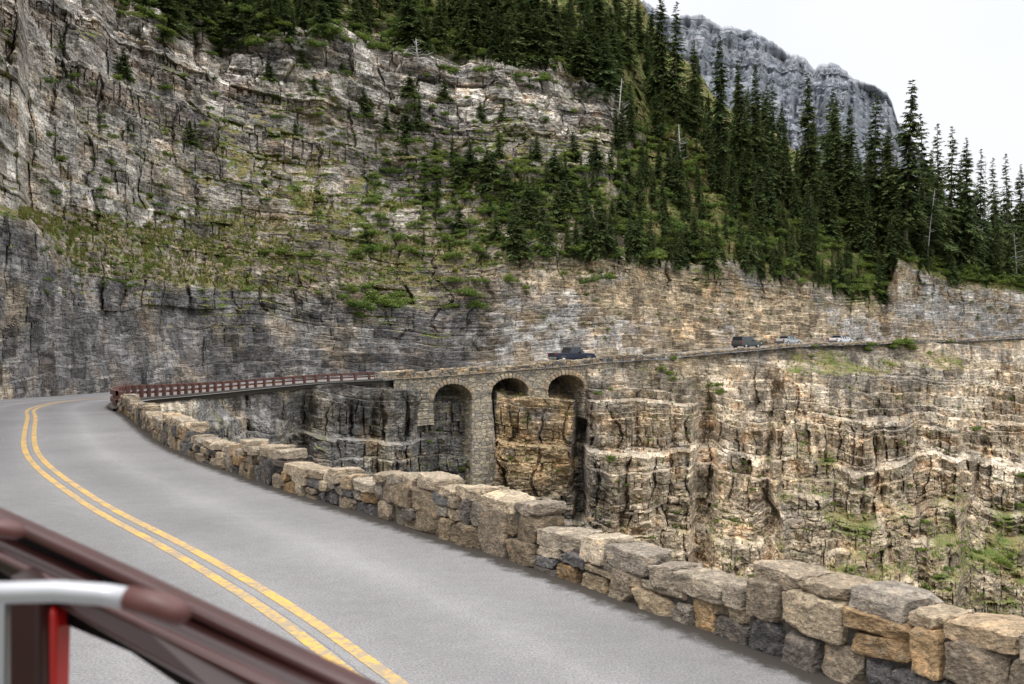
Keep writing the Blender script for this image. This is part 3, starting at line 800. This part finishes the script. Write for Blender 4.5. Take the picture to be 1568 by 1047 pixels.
for px,yb,yt,sx in[(1385,392,122,1.15),(1240,330,108,1.0),(1105,275,52,.9),(1140,290,88,.95),(1160,300,98,.9),(1205,300,165,.8),(1300,345,160,1),(1335,355,140,1.1),(1420,400,168,1.),(1455,405,190,.95),(1480,410,210,.9),(1035,190,0,1.),(1008,170,-10,1),(1060,215,60,.9),(1275,330,150,.9),(1500,410,225,.8),(1525,415,238,.8),(1545,418,232,.8),(1560,418,250,.8),(960,110,-20,1.),(1180,300,120,.9),(1360,380,190,1.),(1437,402,185,.9)]:
    p,_,_=pick(PU,px,yb);h=(yb-yt)/F*p[1]
    put_tree(px,yb,h,kind=random.choice([CON[0],CON[1],CON[3],CON[5]]),name='spruce_tree',sx=sx)
def snag(px,yb,yt,seed):
    r=random.Random(seed);p,_,_=pick(PU,px,yb);h=(yb-yt)/F*p[1]
    par=empty('dead_tree',(p[0],p[1]-1.0,p[2]-.2))
    lean=r.uniform(-.12,.12)
    tube('trunk',[(0,0,0),(lean*h*.4,0,h*.5),(lean*h,0,h)],[.16,.11,.03],M_snag,par,6)
    for i in range(22):
        f=r.uniform(.25,.95);a=r.random()*6.28;L=r.uniform(.6,2.2)*(1.15-f)*1.6
        x=lean*h*f;tube('limb_%d'%i,[(x,0,h*f),(x+math.cos(a)*L*.6,math.sin(a)*L*.6,h*f+L*.1),(x+math.cos(a)*L,math.sin(a)*L,h*f+L*.3)],[.05,.035,.012],M_snag,par,4)
for a in[(1490,400,285,1),(1415,400,290,2),(1552,425,355,3),(1290,345,235,4),(1500,395,240,5),(945,200,120,6),(1040,265,190,7),(640,100,60,8)]:snag(*a)
gt=[];gs=[]
def tuft(p,r_):
    for b in range(9):
        a=random.random()*6.28;l=r_*random.uniform(.6,1.3);d=random.uniform(.1,.7)
        x,y,z=p;cx,sy=math.cos(a),math.sin(a)
        gt.extend([(x-sy*.04*r_*2,y+cx*.04*r_*2,z),(x+sy*.04*r_*2,y-cx*.04*r_*2,z),(x+cx*l*d,y+sy*l*d,z+l)])
        gs.extend([random.random()]*3)
gU=np.argwhere((UPU>.55)&(YU<450)&(YU>300)&(PX[:,None]>30)&(PX[:,None]<1000))
for i in rng.integers(0,len(gU),6000):
    c_,j=gU[i];tuft(PU[c_,j],random.uniform(.18,.5))
gL=np.argwhere((UPL>.5)&(YL>545)&(YL<1000)&(PL[:,None]>620)&(PL[:,None]<1600))
for i in rng.integers(0,len(gL),3600):
    c_,j=gL[i];tuft(PLo[c_,j],random.uniform(.18,.5))
t=NT('grass_blades');M_gb=t.fin(t.mix(t.attr('shade').outputs['Fac'],(.09,.13,.025),(.24,.21,.07)),.8,None,.1)
obj('grass_tufts',np_mesh('grass_tufts',np.array(gt),np.arange(len(gt)).reshape(-1,3),M_gb,shade=np.array(gs)))
fr=Stones()
def frock(P):
    q=rng.uniform(.04,.2)*(1.7 if rng.random()<.08 else 1);a=rng.random()*6.28
    fr.add(P+np.array([0,0,q*.3]),np.array([math.cos(a),math.sin(a),.1]),np.array([-math.sin(a),math.cos(a),0]),np.array([0,0,1.]),(q*1.3,q,q*.7),3,scol(1)*.75,rough=.6)
for i in rng.integers(0,len(gU),900):frock(PU[gU[i][0],gU[i][1]])
for i in rng.integers(0,len(gL),900):frock(PLo[gL[i][0],gL[i][1]])
fr.build('fallen_rocks',M_far)
# ---------------------------------------------------------------- vehicles
M_glass=simple('car_glass',(.015,.018,.022),.08,spec=.8);M_tyre=simple('tyre',(.02,.02,.02),.85);M_rim=simple('rim',(.45,.45,.46),.3,.8)
M_redl=simple('tail_lamp',(.45,.02,.015),.25);M_head=simple('head_lamp',(.75,.75,.72),.15);M_trim=simple('black_trim',(.025,.025,.028),.5);M_chrome=simple('chrome',(.6,.6,.6),.2,.9)
def paint(name,c):
    return simple(name,c,.28,.25,.6)
def vehicle(name,px,lane,stn,wheels,wr,M,extra=None):
    OL=off(lane);pl=CX+F*OL[iB:,0]/OL[iB:,1]
    i=iB+int(np.argmin(np.abs(pl-px)+(S[iB:]<s_at_px(600))*1e4));q=float(S[i]);P,nv=pat(q,lane)
    ang=math.atan2(nv[0],-nv[1])
    par=empty(name,(P[0],P[1],P[2]+.004),ang)
    V=[]
    for x,zb,zbl,zt,hw,hwt in stn:
        V+=[(x,-hw*.86,zb),(x,-hw,zb+.22),(x,-hw*.99,zbl),(x,-hwt,zt),(x,hwt,zt),(x,hw*.99,zbl),(x,hw,zb+.22),(x,hw*.86,zb)]
    Fb=[];Fg=[]
    for i in range(len(stn)-1):
        a=i*8;b=a+8
        for k in range(8):
            f=(a+k,a+(k+1)%8,b+(k+1)%8,b+k)
            tall=(stn[i][3]-stn[i][2]>.25)or(stn[i+1][3]-stn[i+1][2]>.25)
            full=(stn[i][3]-stn[i][2]>.25)and(stn[i+1][3]-stn[i+1][2]>.25)
            if (k in(2,4) and tall) or (k==3 and tall and not full):Fg.append(f)
            else:Fb.append(f)
    Fb+=[tuple(range(8))[::-1],tuple(len(V)-8+k for k in range(8))]
    pyobj('body',V,Fb,M,par,False)
    pyobj('windows',V,Fg,M_glass,par)
    cab=[s for s in stn if s[3]-s[2]>.25]
    xs=[cab[0][0],(cab[0][0]+cab[-1][0])/2,cab[-1][0]]
    for i,x in enumerate(xs):
        for sd in(-1,1):
            hw,hwt=cab[0][4],cab[0][5];zb,zt=cab[0][2],cab[0][3]
            V2=[];
            for yy,zz in((hw*.99,zb),(hwt,zt)):
                for dx in(-.05,.05):
                    for dy in(-.03,.012):V2.append((x+dx,sd*(yy+dy),zz))
            pyobj('pillar_%d%d'%(i,sd+1),V2,[(0,1,3,2),(4,6,7,5),(0,4,5,1),(2,3,7,6),(0,2,6,4),(1,5,7,3)],M,par)
    xa,xb=stn[0][0],stn[-1][0];hw=stn[2][4]
    for wx in wheels:
        for sd in(-1,1):
            y=sd*(hw-.10)
            tube('wheel_arch',[(wx,y-sd*.05,wr+.03),(wx,sd*(hw+.008),wr+.03)],wr*1.16,M_trim,par,20)
            tube('wheel',[(wx,y-.1*sd,wr),(wx,sd*(hw+.03),wr)],[wr,wr],M_tyre,par,20)
            tube('rim',[(wx,y,wr),(wx,sd*(hw+.042),wr)],wr*.6,M_rim,par,14)
    zb=stn[1][1]
    box('rear_bumper',(xa-.03,0,zb+.22),(.16,hw*1.8,.2),M_trim if extra!='truck' else M_chrome,par,bevel=.03)
    box('front_bumper',(xb+.03,0,zb+.2),(.16,hw*1.8,.24),M_trim if extra!='truck' else M_chrome,par,bevel=.03)
    zl=stn[1][2]-.12
    for sd in(-1,1):
        box('tail_lamp',(xa+.02,sd*hw*.84,zl),(.12,.2,.26),M_redl,par,bevel=.02)
        box('head_lamp',(xb-.05,sd*hw*.78,stn[-2][2]-.16),(.16,.32,.16),M_head,par,bevel=.03)
        xm=cab[-1][0];box('mirror',(xm-.1,sd*(hw+.14),cab[0][2]+.1),(.12,.22,.2),M,par,bevel=.03)
        for xd in xs[1:2]:box('door_handle',(xd-.25,sd*(hw+.012),cab[0][2]-.12),(.18,.03,.04),M_trim,par)
    return par
P1=paint('dark_blue_paint',(.022,.028,.050));P2=paint('grey_green_paint',(.07,.085,.08));P3=paint('silver_paint',(.50,.53,.53));P4=paint('white_paint',(.78,.80,.82))
tr=vehicle('pickup_truck',875,-3.6,[(-2.9,.55,1.15,1.18,.93,.9),(-2.85,.45,1.2,1.22,.98,.95),(-.95,.42,1.2,1.22,1.0,.96),(-.9,.42,1.22,1.3,1.0,.95),(-.72,.42,1.22,1.9,1.0,.8),(.55,.42,1.2,1.92,1.0,.8),(1.2,.42,1.2,1.26,1.0,.92),(2.5,.42,1.12,1.16,.98,.88),(2.85,.5,.98,1.02,.93,.82)],(-1.85,1.85),.41,P1,extra='truck')
M_bed=simple('truck_bed_liner',(.02,.02,.02),.8)
box('bed_opening',(-1.9,0,1.226),(1.8,1.6,.02),M_bed,tr)
vehicle('suv',1143,-3.0,[(-2.4,.5,1.05,1.09,.88,.8),(-2.35,.38,1.13,1.17,.94,.8),(-2.1,.38,1.13,1.76,.95,.74),(.35,.36,1.10,1.80,.96,.75),(1.05,.36,1.08,1.15,.95,.8),(2.2,.36,.97,1.01,.92,.78),(2.45,.45,.82,.84,.84,.7)],(-1.45,1.5),.37,P2)
sd_=[(-2.3,.42,.86,.9,.8,.7),(-2.25,.32,.96,1.0,.86,.75),(-1.6,.3,.98,1.04,.88,.76),(-.95,.3,.96,1.42,.89,.64),(.3,.3,.93,1.45,.89,.65),(1.05,.3,.92,.97,.88,.76),(2.05,.3,.78,.82,.85,.72),(2.3,.38,.64,.66,.78,.66)]
vehicle('sedan_car',1208,-2.8,sd_,(-1.38,1.42),.32,P3)
vehicle('sedan_car',1288,-2.8,sd_,(-1.38,1.42),.32,P4)
# ---------------------------------------------------------------- tour bus (the part around the photographer)
M_mar=simple('maroon_paint',(.022,.006,.005),.4,spec=.4,n=6);M_mar2=simple('maroon_highlight',(.05,.014,.012),.4,n=9);M_grip=simple('brown_rubber',(.085,.026,.022),.45,n=20);M_steel=simple('brushed_handrail',(.42,.42,.44),.38,.5)  # second, lighter maroon paints the highlights on the rail edge and rib
M_red=simple('red_bus_paint',(.42,.012,.01),.3);M_blk=simple('black_gap_shade',(.006,.004,.004),.7,spec=.1)  # black bands paint in the dark shading between and under the rails
bus=empty('tour_bus')
def W(px,y,D):return Vector(((px-CX)/F*D,D,(CY-y)/F*D))
def band(name,top,bot,thick,mat,bev=.006):
    V=[]
    for (a,b) in zip(top,bot):
        A=W(*a);B=W(*b);V+=[A,B,B+Vector((0,thick,0)),A+Vector((0,thick,0))]
    n=len(top);Fc=[]
    for i in range(n-1):
        for k in range(4):Fc.append((i*4+k,i*4+(k+1)%4,(i+1)*4+(k+1)%4,(i+1)*4+k))
    Fc+=[(3,2,1,0),tuple((n-1)*4+k for k in range(4))]
    return pyobj(name,V,Fc,mat,bus,bevel=bev)
band('door_rail_top',[(-150,725,1.15),(0,790,1.1),(200,882,1.0),(545,1047,.9),(760,1150,.85)],[(-150,742,1.15),(0,807,1.1),(200,902,1.0),(530,1062,.9),(750,1165,.85)],.03,M_mar2,.004)
band('door_rail_groove',[(-150,740,1.165),(0,805,1.115),(200,898,1.015),(540,1058,.915)],[(-150,775,1.165),(0,845,1.115),(200,945,1.015),(500,1080,.915)],.03,M_blk,.003)
band('door_rail_lower',[(-150,768,1.13),(0,832,1.08),(200,924,.98),(508,1068,.88),(740,1184,.83)],[(-150,838,1.13),(0,878,1.08),(110,945,1.0),(300,1052,.9),(520,1180,.84)],.04,M_mar)
band('door_rail_rib',[(-150,792,1.115),(0,850,1.065),(200,944,.965),(460,1068,.87)],[(-150,806,1.115),(0,862,1.065),(200,958,.965),(445,1080,.87)],.02,M_mar2,.004)  # rib highlight painted as a lighter maroon band
band('door_rail_shade',[(-150,825,1.15),(0,868,1.1),(200,965,1.0),(400,1060,.9)],[(-150,868,1.15),(0,915,1.1),(200,1000,1.0),(330,1090,.9)],.03,M_blk,.003)  # black strip standing in for the shaded gap under the rail
tube('grab_rail',[W(-160,914,.82),W(0,907,.8),W(90,905,.79),W(160,910,.785),W(202,917,.78)],.0088,M_steel,bus,20)
tube('grab_rail_grip',[W(196,915,.78),W(240,926,.775),W(272,938,.77),W(284,944,.77),W(289,947,.77)],[.0095,.0108,.0102,.008,.003],M_grip,bus,20)
tube('grab_rail_mount',[W(-60,800,1.0),W(0,808,.99),W(28,814,.985),W(38,818,.985)],[.009,.0095,.008,.003],M_grip,bus,18)
band('door_post',[(12,880,1.0),(62,900,1.0)],[(12,1200,1.0),(62,1200,1.0)],.05,M_mar)
band('red_door_edge',[(66,925,1.02),(86,935,1.02)],[(60,1200,1.02),(80,1200,1.02)],.04,M_red)
band('door_post_edge',[(-60,905,1.03),(8,915,1.03)],[(-60,1200,1.03),(6,1200,1.03)],.02,M_steel,.003)
# ---------------------------------------------------------------- light
w=bpy.data.worlds.new("World");sc.world=w;w.use_nodes=True;nt=w.node_tree;nt.nodes.clear()
out=nt.nodes.new('ShaderNodeOutputWorld');bg=nt.nodes.new('ShaderNodeBackground');nt.links.new(bg.outputs[0],out.inputs[0]);bg.inputs[1].default_value=.1
sky=nt.nodes.new('ShaderNodeTexSky');sky.sky_type='NISHITA';sky.sun_disc=False
EL=math.radians(60);AZ=math.radians(222)
sky.sun_elevation=EL;sky.sun_rotation=AZ
tc=nt.nodes.new('ShaderNodeTexCoord');sep=nt.nodes.new('ShaderNodeSeparateXYZ');nt.links.new(tc.outputs['Generated'],sep.inputs[0])
rp=nt.nodes.new('ShaderNodeValToRGB');nt.links.new(sep.outputs['Z'],rp.inputs[0])
e=rp.color_ramp.elements;e[0].position=0;e[0].color=(.33,.333,.342,1);e[1].position=.85;e[1].color=(1,1,1,1)
x=e.new(.38);x.color=(.35,.355,.363,1)
no=nt.nodes.new('ShaderNodeTexNoise');no.inputs['Scale'].default_value=3;no.inputs['Detail'].default_value=6;nt.links.new(tc.outputs['Generated'],no.inputs['Vector'])
r2=nt.nodes.new('ShaderNodeValToRGB');nt.links.new(no.outputs['Fac'],r2.inputs[0]);r2.color_ramp.elements[0].position=.3;r2.color_ramp.elements[0].color=(.93,.94,.96,1);r2.color_ramp.elements[1].position=.7
def mx(a,b,f,mode):
    m=nt.nodes.new('ShaderNodeMixRGB');m.blend_type=mode;m.inputs[0].default_value=f
    for v,i in((a,1),(b,2)):
        if isinstance(v,tuple):m.inputs[i].default_value=v
        else:nt.links.new(v,m.inputs[i])
    return m.outputs[0]
cl=mx(mx(rp.outputs[0],r2.outputs[0],1,'MULTIPLY'),(31,31,31,1),1,'MULTIPLY')
nt.links.new(mx(sky.outputs[0],cl,.93,'MIX'),bg.inputs[0])
sun=bpy.data.lights.new('sun','SUN');sun.energy=1.4;sun.angle=math.radians(14);sun.color=(1,.96,.90)
so=bpy.data.objects.new('sun',sun);link(so)
dv=Vector((math.sin(AZ)*math.cos(EL),math.cos(AZ)*math.cos(EL),math.sin(EL)))
so.rotation_euler=dv.to_track_quat('Z','Y').to_euler()
cam=bpy.data.cameras.new('camera');co=bpy.data.objects.new('camera',cam);link(co)
cam.lens=35;cam.sensor_width=36;cam.clip_end=30000;cam.clip_start=.05
co.location=(0,0,0);co.rotation_euler=(math.radians(90),0,0)
cam.dof.use_dof=True;cam.dof.focus_distance=25;cam.dof.aperture_fstop=7
sc.camera=co
print('T done',time.time()-T0)
